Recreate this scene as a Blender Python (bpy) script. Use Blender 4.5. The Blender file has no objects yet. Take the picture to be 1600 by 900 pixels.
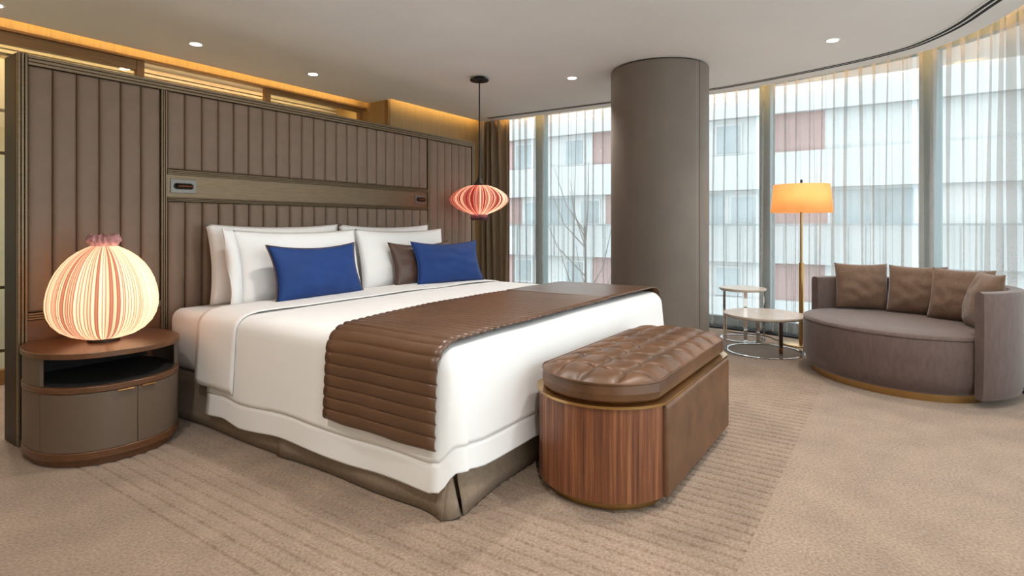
import bpy, bmesh, math, random
from mathutils import Vector, Matrix, noise
random.seed(7)
PI = math.pi
SC = bpy.context.scene
COL = SC.collection
CEIL = 2.40

# ---------------------------------------------------------------- camera
cam_d = bpy.data.cameras.new('camera')
cam = bpy.data.objects.new('camera', cam_d)
COL.objects.link(cam)
cam.location = (0, 0, 1.05)
cam.rotation_euler = (PI / 2, 0, math.radians(34.08 - 90))
cam_d.sensor_width = 36.0
cam_d.lens = 887.0 / 1600 * 36
cam_d.shift_y = -97.0 / 1600
cam_d.clip_start = 0.05
SC.camera = cam

# ---------------------------------------------------------------- world, exposure
SC.view_settings.view_transform = 'Standard'
SC.view_settings.look = 'None'
SC.view_settings.exposure = 0.35
SC.view_settings.gamma = 1.0
SC.view_settings.use_curve_mapping = False
w = bpy.data.worlds.new('overcast'); SC.world = w; w.use_nodes = True
bg = w.node_tree.nodes['Background']
bg.inputs[0].default_value = (0.90, 0.96, 1.0, 1)
bg.inputs[1].default_value = 2.75
SC.cycles.transparent_max_bounces = 24
SC.cycles.max_bounces = 10
SC.cycles.diffuse_bounces = 5
SC.cycles.sample_clamp_indirect = 6.0

# ---------------------------------------------------------------- helpers
def lin(c):
    return tuple((v / 12.92 if v <= 0.04045 else ((v + 0.055) / 1.055) ** 2.4) for v in (x / 255 for x in c))

def material(name, rgb, rough=0.5, metal=0.0, noise_scale=0, noise_amt=0.15, bump=0.0, bump_scale=200,
             sheen=0.0, stretch=None, spec=0.5, coat=0.0):
    """principled material with procedural colour variation and fine bump"""
    m = bpy.data.materials.new(name); m.use_nodes = True
    nt = m.node_tree; b = nt.nodes['Principled BSDF']
    c = lin(rgb)
    b.inputs['Base Color'].default_value = (*c, 1)
    b.inputs['Roughness'].default_value = rough
    b.inputs['Metallic'].default_value = metal
    b.inputs['Specular IOR Level'].default_value = spec
    b.inputs['Sheen Weight'].default_value = sheen
    b.inputs['Sheen Roughness'].default_value = 0.4
    b.inputs['Coat Weight'].default_value = coat
    tc = nt.nodes.new('ShaderNodeTexCoord')
    mp = nt.nodes.new('ShaderNodeMapping')
    nt.links.new(tc.outputs['Object'], mp.inputs[0])
    if stretch: mp.inputs['Scale'].default_value = stretch
    if noise_scale:
        n = nt.nodes.new('ShaderNodeTexNoise'); n.inputs['Scale'].default_value = noise_scale
        n.inputs['Detail'].default_value = 5
        nt.links.new(mp.outputs[0], n.inputs['Vector'])
        r = nt.nodes.new('ShaderNodeValToRGB')
        r.color_ramp.elements[0].position = 0.3; r.color_ramp.elements[1].position = 0.7
        r.color_ramp.elements[0].color = (*[v * (1 - noise_amt) for v in c], 1)
        r.color_ramp.elements[1].color = (*[min(1, v * (1 + noise_amt)) for v in c], 1)
        nt.links.new(n.outputs['Fac'], r.inputs[0])
        nt.links.new(r.outputs[0], b.inputs['Base Color'])
    if bump:
        n2 = nt.nodes.new('ShaderNodeTexNoise'); n2.inputs['Scale'].default_value = bump_scale
        n2.inputs['Detail'].default_value = 3
        nt.links.new(mp.outputs[0], n2.inputs['Vector'])
        bp = nt.nodes.new('ShaderNodeBump'); bp.inputs['Strength'].default_value = bump
        bp.inputs['Distance'].default_value = 0.002
        nt.links.new(n2.outputs['Fac'], bp.inputs['Height'])
        nt.links.new(bp.outputs[0], b.inputs['Normal'])
    return m

def emission(name, rgb, strength):
    m = bpy.data.materials.new(name); m.use_nodes = True
    nt = m.node_tree; nt.nodes.clear()
    e = nt.nodes.new('ShaderNodeEmission'); o = nt.nodes.new('ShaderNodeOutputMaterial')
    e.inputs[0].default_value = (*lin(rgb), 1); e.inputs[1].default_value = strength
    nt.links.new(e.outputs[0], o.inputs[0])
    return m

def sheer(name, rgb, opacity):
    m = bpy.data.materials.new(name); m.use_nodes = True
    nt = m.node_tree; nt.nodes.clear(); N = nt.nodes.new; L = nt.links.new
    o = N('ShaderNodeOutputMaterial'); t = N('ShaderNodeBsdfTransparent')
    d = N('ShaderNodeBsdfDiffuse'); tr = N('ShaderNodeBsdfTranslucent')
    a = N('ShaderNodeMixShader'); bmix = N('ShaderNodeMixShader')
    c = (*lin(rgb), 1)
    d.inputs[0].default_value = c; tr.inputs[0].default_value = c
    a.inputs[0].default_value = 0.5
    L(d.outputs[0], a.inputs[1]); L(tr.outputs[0], a.inputs[2])
    tc = N('ShaderNodeTexCoord'); mp = N('ShaderNodeMapping'); mp.inputs['Scale'].default_value = (60, 60, 8)
    n = N('ShaderNodeTexNoise'); n.inputs['Scale'].default_value = 1.0
    mr = N('ShaderNodeMapRange'); mr.inputs[3].default_value = opacity - 0.02; mr.inputs[4].default_value = opacity + 0.02
    L(tc.outputs['Object'], mp.inputs[0]); L(mp.outputs[0], n.inputs['Vector']); L(n.outputs['Fac'], mr.inputs[0])
    L(mr.outputs[0], bmix.inputs[0])
    L(t.outputs[0], bmix.inputs[1]); L(a.outputs[0], bmix.inputs[2]); L(bmix.outputs[0], o.inputs[0])
    return m

def pane_glass(name, tint=(0.93, 0.98, 0.97)):
    m = bpy.data.materials.new(name); m.use_nodes = True
    nt = m.node_tree; nt.nodes.clear(); N = nt.nodes.new; L = nt.links.new
    o = N('ShaderNodeOutputMaterial'); t = N('ShaderNodeBsdfTransparent'); g = N('ShaderNodeBsdfGlossy')
    t.inputs[0].default_value = (*tint, 1); g.inputs['Roughness'].default_value = 0.02
    mx = N('ShaderNodeMixShader'); mx.inputs[0].default_value = 0.06
    L(t.outputs[0], mx.inputs[1]); L(g.outputs[0], mx.inputs[2]); L(mx.outputs[0], o.inputs[0])
    return m

def shade_fabric(name, emit):
    """pleated silk shade: colour from the 'stripe' attribute, light passes through"""
    m = bpy.data.materials.new(name); m.use_nodes = True
    nt = m.node_tree; nt.nodes.clear(); N = nt.nodes.new; L = nt.links.new
    o = N('ShaderNodeOutputMaterial'); at = N('ShaderNodeAttribute'); at.attribute_name = 'stripe'
    d = N('ShaderNodeBsdfDiffuse'); tr = N('ShaderNodeBsdfTranslucent'); e = N('ShaderNodeEmission')
    a = N('ShaderNodeMixShader'); a.inputs[0].default_value = 0.55
    s = N('ShaderNodeAddShader')
    for n in (d, tr, e): L(at.outputs['Color'], n.inputs[0])
    e.inputs[1].default_value = emit
    L(d.outputs[0], a.inputs[1]); L(tr.outputs[0], a.inputs[2])
    L(a.outputs[0], s.inputs[0]); L(e.outputs[0], s.inputs[1]); L(s.outputs[0], o.inputs[0])
    return m

class MB:
    """mesh builder: verts + faces, then one object"""
    def __init__(s): s.v = []; s.f = []
    def grid(s, rows, close_u=False, close_v=False):
        b = len(s.v); nr = len(rows); nc = len(rows[0])
        for r in rows: s.v.extend(tuple(p) for p in r)
        for i in range(nr if close_v else nr - 1):
            for j in range(nc if close_u else nc - 1):
                i2 = (i + 1) % nr; j2 = (j + 1) % nc
                s.f.append((b + i * nc + j, b + i * nc + j2, b + i2 * nc + j2, b + i2 * nc + j))
        return b
    def box(s, x0, x1, y0, y1, z0, z1):
        b = len(s.v)
        s.v += [(x0, y0, z0), (x1, y0, z0), (x1, y1, z0), (x0, y1, z0), (x0, y0, z1), (x1, y0, z1), (x1, y1, z1), (x0, y1, z1)]
        s.f += [tuple(b + k for k in q) for q in ((0, 3, 2, 1), (4, 5, 6, 7), (0, 1, 5, 4), (1, 2, 6, 5), (2, 3, 7, 6), (3, 0, 4, 7))]
        return s
    def prism(s, outline, z0, z1):
        b = len(s.v); n = len(outline)
        s.v += [(p[0], p[1], z0) for p in outline] + [(p[0], p[1], z1) for p in outline]
        s.f.append(tuple(b + n - 1 - k for k in range(n))); s.f.append(tuple(b + n + k for k in range(n)))
        for k in range(n):
            k2 = (k + 1) % n
            s.f.append((b + k, b + k2, b + n + k2, b + n + k))
        return s
    def rings(s, rings_, cap0=True, cap1=True):
        """closed rings of equal count joined to a solid"""
        b = s.grid(rings_, close_u=True); n = len(rings_[0]); m = len(rings_)
        if cap0: s.f.append(tuple(b + n - 1 - k for k in range(n)))
        if cap1: s.f.append(tuple(b + (m - 1) * n + k for k in range(n)))
        return s
    def lathe(s, prof, cx=0, cy=0, n=32, cap0=True, cap1=True):
        s.rings([[(cx + r * math.cos(2 * PI * k / n), cy + r * math.sin(2 * PI * k / n), z) for k in range(n)] for r, z in prof], cap0, cap1)
        return s
    def tube(s, pts, r, n=8):
        pts = [Vector(p) for p in pts]; rr = []
        up = Vector((0, 0, 1))
        for i, p in enumerate(pts):
            t = (pts[min(i + 1, len(pts) - 1)] - pts[max(i - 1, 0)]).normalized()
            a = t.cross(up)
            if a.length < 1e-3: a = t.cross(Vector((1, 0, 0)))
            a.normalize(); b2 = t.cross(a).normalized()
            rad = r[i] if isinstance(r, (list, tuple)) else r
            rr.append([tuple(p + a * rad * math.cos(2 * PI * k / n) + b2 * rad * math.sin(2 * PI * k / n)) for k in range(n)])
        return s.rings(rr)
    def mesh(s, name, mat, smooth=False):
        me = bpy.data.meshes.new(name); me.from_pydata(s.v, [], s.f); me.update()
        bm = bmesh.new(); bm.from_mesh(me); bmesh.ops.recalc_face_normals(bm, faces=bm.faces); bm.to_mesh(me); bm.free()
        if mat: me.materials.append(mat)
        if smooth:
            me.polygons.foreach_set('use_smooth', [True] * len(me.polygons))
            if smooth != 'all': me.set_sharp_from_angle(angle=math.radians(smooth if smooth is not True else 40))
        return me
    def obj(s, name, mat, parent=None, smooth=False):
        return link(name, s.mesh(name, mat, smooth), parent)

def link(name, me, parent=None, loc=None):
    o = bpy.data.objects.new(name, me); COL.objects.link(o)
    if parent: o.parent = parent
    if loc: o.location = loc
    return o

def empty(name, loc=(0, 0, 0), rz=0.0):
    o = bpy.data.objects.new(name, None); COL.objects.link(o)
    o.location = loc; o.rotation_euler = (0, 0, rz); o.empty_display_size = 0.1
    return o

def tag(o, label, cat=None, group=None, kind=None):
    o['label'] = label
    if cat: o['category'] = cat
    if group: o['group'] = group
    if kind: o['kind'] = kind
    return o

def bevel(o, wd=0.004, seg=2):
    m = o.modifiers.new('bevel', 'BEVEL'); m.width = wd; m.segments = seg; m.limit_method = 'ANGLE'
    return o

def catmull(P, per=12):
    out = []
    P = [Vector((*p, 0)) for p in P]
    for i in range(len(P) - 1):
        p0 = P[max(i - 1, 0)]; p1 = P[i]; p2 = P[i + 1]; p3 = P[min(i + 2, len(P) - 1)]
        for k in range(per):
            t = k / per
            out.append(0.5 * ((2 * p1) + (p2 - p0) * t + (2 * p0 - 5 * p1 + 4 * p2 - p3) * t * t + (3 * p1 - p0 - 3 * p2 + p3) * t ** 3))
    out.append(P[-1])
    return out

class Path:
    """plan curve by arc length, with an offset to the left-hand (outer) side"""
    def __init__(s, pts):
        s.p = pts; s.d = [0]
        for a, b in zip(pts, pts[1:]): s.d.append(s.d[-1] + (b - a).length)
        s.L = s.d[-1]
    def at(s, t, off=0.0):
        t = min(max(t, 0), s.L - 1e-6)
        lo, hi = 0, len(s.d) - 1
        while hi - lo > 1:
            mid = (lo + hi) // 2
            if s.d[mid] <= t: lo = mid
            else: hi = mid
        a, b = s.p[lo], s.p[hi]
        q = a.lerp(b, (t - s.d[lo]) / max(1e-9, s.d[hi] - s.d[lo]))
        a0 = s.p[max(lo - 2, 0)]; b0 = s.p[min(hi + 2, len(s.p) - 1)]
        tg = (b0 - a0).normalized()
        n = Vector((-tg.y, tg.x, 0))
        return q + n * off
    def near(s, x, y):
        best = min(range(len(s.p)), key=lambda i: (s.p[i].x - x) ** 2 + (s.p[i].y - y) ** 2)
        return s.d[best]

# the glazed wall: plan curve of the curtains, running from the far corner round to behind the camera
WALL = Path(catmull([(6.06, 4.56), (6.06, 4.2), (6.06, 3.5), (6.07, 2.7), (6.09, 1.6), (6.03, 1.1), (5.92, .66), (5.78, .22),
                     (5.62, -.13), (5.45, -.36), (5.18, -.56), (4.92, -.69), (4.6, -.8), (4.0, -1.02), (3.2, -1.25), (2.2, -1.45),
                     (1.0, -1.58), (-.3, -1.6), (-1.2, -1.6)]))
def inward(t, o): return WALL.at(t, -o)

# ---------------------------------------------------------------- materials
M = {}
def carpet_material():
    m = material('carpet', (158, 136, 118), 0.95, noise_scale=5.0, noise_amt=0.13, sheen=0.25, spec=0.1)
    nt = m.node_tree; N = nt.nodes.new; L = nt.links.new; b = nt.nodes['Principled BSDF']
    tc = N('ShaderNodeTexCoord')
    fine = N('ShaderNodeTexNoise'); fine.inputs['Scale'].default_value = 95; fine.inputs['Detail'].default_value = 4
    L(tc.outputs['Object'], fine.inputs['Vector'])
    base = b.inputs['Base Color'].links[0].from_socket
    mul = N('ShaderNodeMixRGB'); mul.blend_type = 'MULTIPLY'; mul.inputs[0].default_value = 0.7
    rp = N('ShaderNodeValToRGB'); rp.color_ramp.elements[0].position = 0.3; rp.color_ramp.elements[0].color = (0.45, 0.43, 0.40, 1)
    rp.color_ramp.elements[1].position = 0.65
    L(fine.outputs['Fac'], rp.inputs[0]); L(base, mul.inputs[1]); L(rp.outputs[0], mul.inputs[2]); L(mul.outputs[0], b.inputs['Base Color'])
    bp = N('ShaderNodeBump'); bp.inputs['Strength'].default_value = 0.8; bp.inputs['Distance'].default_value = 0.006
    L(fine.outputs['Fac'], bp.inputs['Height']); L(bp.outputs[0], b.inputs['Normal'])
    return m
M['carpet'] = carpet_material()
M['ceiling'] = material('ceiling_paint', (240, 239, 237), 0.9, noise_scale=2, noise_amt=0.02)
M['plaster'] = material('warm_plaster', (214, 200, 176), 0.8, noise_scale=3, noise_amt=0.04)
M['marble'] = material('cream_marble', (222, 208, 184), 0.35, noise_scale=4, noise_amt=0.10)
M['oak'] = material('straw_oak', (164, 132, 84), 0.5, noise_scale=14, noise_amt=0.14, stretch=(6, 6, 0.25))
M['wood_frame'] = material('honey_wood', (140, 98, 48), 0.45, noise_scale=10, noise_amt=0.16, stretch=(0.4, 6, 6))
M['bronze'] = material('brushed_bronze', (122, 104, 82), 0.42, 0.7, noise_scale=20, noise_amt=0.15, stretch=(0.5, 1, 12))
M['bronze_dark'] = material('dark_bronze', (38, 27, 19), 0.5, 0.1, noise_scale=8, noise_amt=0.15)
M['leather'] = material('taupe_leather', (122, 101, 84), 0.55, noise_scale=12, noise_amt=0.06, bump=0.12, bump_scale=500)
M['column'] = material('column_leather', (118, 107, 97), 0.6, noise_scale=6, noise_amt=0.05, bump=0.12, bump_scale=400)
M['dark'] = material('shadow_gap_black', (16, 14, 13), 0.8, noise_scale=5)
M['black_metal'] = material('black_metal', (22, 21, 21), 0.4, 0.3, noise_scale=9)
M['steel'] = material('grey_steel', (120, 116, 110), 0.4, 0.8, noise_scale=20, noise_amt=0.1)
M['copper'] = material('dark_copper', (96, 56, 36), 0.3, 0.8, noise_scale=20, noise_amt=0.1)
M['chrome'] = material('chrome', (205, 203, 200), 0.08, 1.0, noise_scale=4, noise_amt=0.03)
M['brass'] = material('brass', (186, 150, 98), 0.28, 1.0, noise_scale=14, noise_amt=0.1)
M['stone'] = material('pale_stone', (205, 190, 176), 0.25, noise_scale=9, noise_amt=0.08)
M['linen_white'] = material('white_cotton', (240, 239, 238), 0.85, noise_scale=4, noise_amt=0.012, bump=0.05, bump_scale=300, spec=0.2)
M['sheet'] = material('white_satin_sheet', (240, 238, 236), 0.7, noise_scale=4, noise_amt=0.012, spec=0.3)
M['blue'] = material('royal_blue_cotton', (3, 52, 116), 0.75, noise_scale=7, noise_amt=0.07, bump=0.1, bump_scale=600, sheen=0.1)
M['brown_satin'] = material('brown_satin', (84, 62, 52), 0.38, noise_scale=6, noise_amt=0.08)
M['runner'] = material('brown_quilt_satin', (94, 66, 46), 0.36, noise_scale=5, noise_amt=0.12, bump=0.08, bump_scale=120)
M['skirt'] = material('taupe_linen', (140, 122, 104), 0.9, noise_scale=60, noise_amt=0.12, bump=0.2, bump_scale=500)
M['bench_leather'] = material('tan_leather', (96, 64, 39), 0.42, noise_scale=9, noise_amt=0.32, bump=0.12, bump_scale=260)
M['sofa'] = material('mauve_velvet', (98, 80, 75), 0.85, noise_scale=45, noise_amt=0.14, sheen=0.35, stretch=(1, 1, 0.3))
M['cushion'] = material('brown_chenille', (116, 91, 74), 0.85, noise_scale=60, noise_amt=0.14, sheen=0.3)
M['drape'] = material('taupe_drape', (146, 130, 110), 0.85, noise_scale=30, noise_amt=0.06)
M['night_panel'] = material('taupe_lacquer', (100, 84, 70), 0.45, noise_scale=30, noise_amt=0.06, stretch=(1, 1, 8))
M['night_wood'] = material('reddish_walnut', (98, 64, 40), 0.3, noise_scale=10, noise_amt=0.2, stretch=(1, 6, 6))
M['frame_grey'] = material('window_aluminium', (126, 146, 150), 0.5, 0.2, noise_scale=10, noise_amt=0.04)
M['glass'] = pane_glass('window_glass')
M['sheer'] = sheer('sheer_voile', (178, 173, 166), 0.36)

def walnut():
    m = material('walnut_veneer', (112, 68, 44), 0.4)
    nt = m.node_tree; N = nt.nodes.new; L = nt.links.new; b = nt.nodes['Principled BSDF']
    tc = N('ShaderNodeTexCoord'); mp = N('ShaderNodeMapping'); mp.inputs['Scale'].default_value = (55, 55, 1.2)
    n = N('ShaderNodeTexNoise'); n.inputs['Scale'].default_value = 1.0; n.inputs['Detail'].default_value = 6; n.inputs['Roughness'].default_value = 0.7
    r = N('ShaderNodeValToRGB'); e = r.color_ramp.elements
    e[0].position = 0.3; e[0].color = (*lin((64, 36, 24)), 1)
    e[1].position = 0.72; e[1].color = (*lin((168, 112, 70)), 1)
    k = e.new(0.5); k.color = (*lin((118, 70, 44)), 1)
    L(tc.outputs['Object'], mp.inputs[0]); L(mp.outputs[0], n.inputs['Vector']); L(n.outputs['Fac'], r.inputs[0]); L(r.outputs[0], b.inputs['Base Color'])
    return m
M['walnut'] = walnut()
WARM = (1.0, 0.50, 0.15)
M['led'] = emission('warm_led', (255, 218, 138), 16.0)
M['bulb'] = emission('bulb_white', (255, 240, 220), 40.0)

# ---------------------------------------------------------------- setting: floor, ceiling, walls
def build_floor():
    m = MB()
    x0, x1, y0, y1 = 0.98, 4.55, 0.40, 3.42
    XA, XB, YA, YB = -1.3, 6.6, -2.1, 5.5
    for a, b, c, d in ((XA, x0, YA, YB), (x1, XB, YA, YB), (x0, x1, YA, y0), (x0, x1, y1, YB)):
        bb = len(m.v); m.v += [(a, c, 0), (b, c, 0), (b, d, 0), (a, d, 0)]; m.f.append((bb, bb + 1, bb + 2, bb + 3))
    bb = len(m.v); m.v += [(XA, YA, -0.012), (XB, YA, -0.012), (XB, YB, -0.012), (XA, YB, -0.012)]; m.f.append((bb, bb + 1, bb + 2, bb + 3))
    prof = [(x0, 0.0)]; n = 60; st = (x1 - x0) / n
    for i in range(n):
        a = x0 + i * st
        prof += [(a, -0.0055), (a + st * .16, -0.0055), (a + st * .28, -0.001), (a + st * .58, 0), (a + st * .9, -0.001)]
    prof.append((x1, 0.0))
    m.grid([[(p[0], y0, p[1]) for p in prof], [(p[0], y1, p[1]) for p in prof]])
    o = m.obj('floor', M['carpet'])
    tag(o, 'beige cut pile carpet with carved parallel stripes', kind='structure')
build_floor()

def build_ceiling():
    edge = [inward(t, 0.14) for t in [WALL.L * k / 90 for k in range(91)]]
    m = MB()
    out = [(p.x, p.y) for p in edge if p.y < 4.44 or p.x < 5] 
    out = [(5.92, 4.44)] + out + [(-1.2, 4.80), (4.28, 4.80), (4.28, 4.44)]
    m.prism(out, CEIL, CEIL + 0.03)
    o = m.obj('ceiling', M['ceiling'])
    tag(o, 'smooth white painted ceiling with a curved edge', kind='structure')
    # roof slab above the light coves, lower ceiling over the room behind the partition
    s = MB().box(-1.3, 6.7, -2.2, 5.5, 2.56, 2.66).obj('ceiling_slab', M['ceiling'])
    tag(s, 'ceiling slab above the light coves', kind='structure')
    b = MB().box(-1.3, 4.28, 4.96, 5.42, CEIL + 0.02, CEIL + 0.05).obj('ceiling_rear', M['ceiling'])
    tag(b, 'low ceiling over the room behind the headboard', kind='structure')
build_ceiling()

def build_walls():
    o = MB().box(-1.32, -1.2, -2.1, 5.5, 0, 2.6).obj('wall_left', M['plaster']); tag(o, 'cream plastered side wall', kind='structure')
    # wall behind the partition: cream marble slabs between thin brass strips
    wl = MB().box(-1.3, 6.7, 5.42, 5.5, 0, 2.6).obj('wall_back', M['plaster']); tag(wl, 'cream stone clad wall behind the headboard', kind='structure')
    zs = [0.0, 0.14, 0.60, 1.58, 1.89, 2.28]
    for za, zb in zip(zs, zs[1:]):
        for k in range(4):
            xa = -0.2 + k * 1.15
            bevel(MB().box(xa, xa + 1.14, 5.385, 5.42, za + 0.012, zb - 0.012).obj('marble_panel', M['marble'], wl), 0.003)
        MB().box(-0.2, 4.4, 5.392, 5.42, zb - 0.012, zb + 0.012).obj('brass_strip', M['bronze'], wl)
    for k in range(3):
        MB().box(-1.2, 4.4, 5.36, 5.42, 2.31 + k * 0.032, 2.332 + k * 0.032).obj('cornice_moulding', M['plaster'], wl)
    # bulkhead clad in straw coloured wood, far right
    bw = MB().box(4.30, 6.5, 4.52, 5.4, 0, 2.6).obj('wall_bulkhead', M['oak']); tag(bw, 'straw coloured wood clad wall beside the drape', kind='structure')
    MB().box(4.295, 4.335, 4.512, 4.56, 0, 2.56).obj('corner_bead', M['wood_frame'], bw)
    # header beam and sliding partition frames behind the headboard
    hb = MB().box(-1.2, 4.30, 4.885, 4.955, 2.345, 2.56).obj('trim_1', M['oak']); tag(hb, 'long wooden header beam lit by the cove', kind='structure')
    MB().box(-1.2, 4.30, 4.84, 4.885, 2.335, 2.352).obj('ledge', M['wood_frame'], hb)
    def leaf(n, xa, xb, rail, label, st=0.055):
        d = empty(n, ((xa + xb) / 2, 4.90, 0)); tag(d, label, kind='structure')
        cx = (xa + xb) / 2
        for x in (xa, xb - st): bevel(MB().box(x - cx, x + st - cx, -0.025, 0.025, 0.0, 2.345).obj('stile', M['wood_frame'], d), 0.003)
        bevel(MB().box(xa + st - cx, xb - st - cx, -0.02, 0.02, 2.345 - rail, 2.345).obj('top_rail', M['wood_frame'], d), 0.003)
        bevel(MB().box(xa + st - cx, xb - st - cx, -0.02, 0.02, 0.0, 0.10).obj('bottom_rail', M['wood_frame'], d), 0.003)
        MB().box(xa + st - cx, xb - st - cx, -0.004, 0.004, 0.10, 2.345 - rail).obj('pane', M['glass'], d)
    leaf('door_1', 0.2, 2.07, 0.085, 'wood framed sliding glass door nearest the left edge')
    leaf('door_2', 3.10, 4.27, 0.045, 'wood framed sliding glass door beside the wooden wall')
build_walls()

def strip_along(path_pts, z, wd, ht):
    m = MB(); rows = []
    for i, p in enumerate(path_pts):
        t = (path_pts[min(i + 1, len(path_pts) - 1)] - path_pts[max(i - 1, 0)]).normalized(); n = Vector((-t.y, t.x, 0))
        a = p - n * wd / 2; b = p + n * wd / 2
        rows.append([(a.x, a.y, z), (b.x, b.y, z), (b.x, b.y, z + ht), (a.x, a.y, z + ht)])
    m.rings(rows)
    return m

# cove lighting: LED strips that lie hidden in the ceiling recesses
tag(MB().box(-1.0, 4.2, 4.765, 4.785, 2.475, 2.487).obj('led_strip', M['led']), 'warm light strip in the cove above the header beam', 'light strip')
tag(MB().box(4.34, 5.88, 4.405, 4.425, 2.475, 2.487).obj('led_strip', M['led']), 'warm light strip in the cove above the straw coloured wall', 'light strip')
M['led_soft'] = emission('warm_led_soft', (255, 196, 104), 24.0)
tag(strip_along([inward(0.3 + (WALL.L - 2.5) * k / 80, 0.17) for k in range(81)], 2.47, 0.02, 0.012).obj('led_strip', M['led_soft']),
    'warm light strip above the curved sheer curtains', 'light strip')

tag(MB().box(-0.9, 4.2, 4.965, 4.985, 2.375, 2.387).obj('led_strip', emission('added_led_back', (255, 226, 170), 34.0)), 'unseen warm light strip added on the back of the header beam', 'light strip')  # unseen strip, added to brighten the wall behind the headboard

# ---------------------------------------------------------------- window wall
MS = WALL.near(6.08, 1.14)
STEP = 1.33
def build_windows():
    ts = [MS + STEP * k for k in range(-3, 8)]
    ts = [t for t in ts if -0.3 < t < WALL.L - 0.2]
    t0 = 0.0
    bounds = [0.02] + ts + [WALL.L - 0.02]
    for k, t in enumerate(ts):
        p = WALL.at(t, 0.24); q = WALL.at(t + 0.05, 0.24); ang = math.atan2(q.y - p.y, q.x - p.x)
        e = MB().box(-0.055, 0.055, -0.07, 0.07, -0.02, 2.56).obj('trim_%d' % (k + 2), M['frame_grey'])
        e.location = (p.x, p.y, 0); e.rotation_euler = (0, 0, ang)
        tag(e, 'grey green vertical window mullion', kind='structure'); bevel(e, 0.006)
    for k, (a, b) in enumerate(zip(bounds, bounds[1:])):
        if b - a < 0.15: continue
        wn = empty('window_%d' % (k + 1), WALL.at((a + b) / 2, 0.24)); tag(wn, 'tall curved window bay', kind='structure')
        off = wn.location.copy(); off.z = 0
        n = 8
        pts = [WALL.at(a + 0.056 + (b - a - 0.112) * i / n, 0.24) - off for i in range(n + 1)]
        pane = MB(); pane.grid([[(p.x, p.y, 0.09) for p in pts], [(p.x, p.y, 2.49) for p in pts]]); pane.obj('pane', M['glass'], wn, smooth='all')
        for z0, z1, nm in ((0.0, 0.09, 'bottom_rail'), (2.49, 2.56, 'top_rail')):
            strip_along(pts, z0, 0.07, z1 - z0).obj(nm, M['frame_grey'], wn)
    # dark convector grille let into the floor at the foot of the glass
    g = empty('floor_grille', (6.0, 1.5, 0)); tag(g, 'black slatted heating grille in the floor along the windows', 'grille')
    base = strip_along([WALL.at(0.1 + (WALL.L - 3) * k / 90, 0.03) - Vector((6.0, 1.5, 0)) for k in range(91)], 0.0005, 0.24, 0.004).obj('grille_bed', M['dark'], g)
    bars = MB()
    for j in range(5):
        o = -0.07 + j * 0.05
        bars.rings(_ribbon([WALL.at(0.1 + (WALL.L - 3) * k / 90, o) - Vector((6.0, 1.5, 0)) for k in range(91)], 0.014, 0.0045, 0.014))
    bars.obj('grille_slat', M['black_metal'], g)['kind'] = 'stuff'
def _ribbon(pts, wd, z0, z1):
    rows = []
    for i, p in enumerate(pts):
        t = (pts[min(i + 1, len(pts) - 1)] - pts[max(i - 1, 0)]).normalized(); n = Vector((-t.y, t.x, 0))
        a = p - n * wd / 2; b = p + n * wd / 2
        rows.append([(a.x, a.y, z0), (b.x, b.y, z0), (b.x, b.y, z1), (a.x, a.y, z1)])
    return rows
build_windows()

# pinch pleated curtains that follow the plan curve
def curtain(name, ta, tb, spacing, mat, amp, base, label, cat, z0, z1, dens=1.0, group=None, seed=0, thick=None):
    rnd = random.Random(seed)
    n = max(1, round((tb - ta) / spacing)); sp = (tb - ta) / n
    cols = []     # (arc length, fold amount -0.5..0.5 lateral, q)
    per = 12
    org = WALL.at((ta + tb) / 2)
    zs = [z1, z1 - 0.05, z1 - 0.16, z1 - 0.5, z1 - 1.1, (z0 + z1) / 2 - 0.3, z0 + 0.35, z0]
    rows = [[] for _ in zs]
    for i in range(n):
        ph = rnd.uniform(-0.12, 0.12); gain = rnd.uniform(0.8, 1.25); lean = rnd.uniform(-0.02, 0.02)
        for k in range(per):
            q = k / per
            for r, z in enumerate(zs):
                d = (z1 - z) / (z1 - z0)
                wf = 0.20 + 0.20 * min(1, d * 2.0)           # share of the pitch taken by the fold
                c = 0.5 + ph * min(1, d * 3)
                if q < 0.25: s_ = (q / 0.25) * (c - wf / 2); off = 0
                elif q > 0.75: s_ = (c + wf / 2) + (q - 0.75) / 0.25 * (1 - c - wf / 2); off = 0
                else:
                    u = (q - 0.25) / 0.5
                    s_ = c + (u - 0.5) * wf - (0.10 + 0.06 * min(1, d * 2)) * dens * math.sin(2 * PI * u)
                    off = math.sin(PI * u)
                a = amp * gain * (0.75 + 0.5 * math.sin(d * 2.2 + i))
                p = WALL.at(ta + (i + s_) * sp + lean * d, base - a * off + 0.006 * math.sin(i * 1.7 + d * 3))
                rows[r].append((p.x - org.x, p.y - org.y, z))
    p = WALL.at(tb, base)
    for r, z in enumerate(zs): rows[r].append((p.x - org.x, p.y - org.y, z))
    m = MB(); m.grid(rows)
    o = m.obj(name, mat, smooth='all'); o.location = (org.x, org.y, 0)
    if thick:
        s = o.modifiers.new('thickness', 'SOLIDIFY'); s.thickness = thick
    tag(o, label, cat, group)
    return o
curtain('drape', 0.06, 0.46, 0.075, M['drape'], 0.085, -0.06, 'thick taupe drape gathered in the far corner behind the pendant lamp', 'curtain', 0.02, 2.49, 0.9, seed=3, thick=0.004)
b_ = [0.44, MS - 2 * STEP, MS, MS + STEP, MS + 2.9 * STEP]
for k, lb in enumerate(('white sheer curtain next to the taupe drape', 'white sheer curtain running behind the round column',
                        'white sheer curtain behind the floor lamp', 'white sheer curtain behind the sofa at the right edge')):
    curtain('sheer_curtain', b_[k] + 0.015, b_[k + 1] - 0.015, 0.112, M['sheer'], 0.055, 0.0, lb, 'curtain', 0.025, 2.49, 1.0, 'sheer curtains along the curved window', seed=20 + k)

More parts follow.
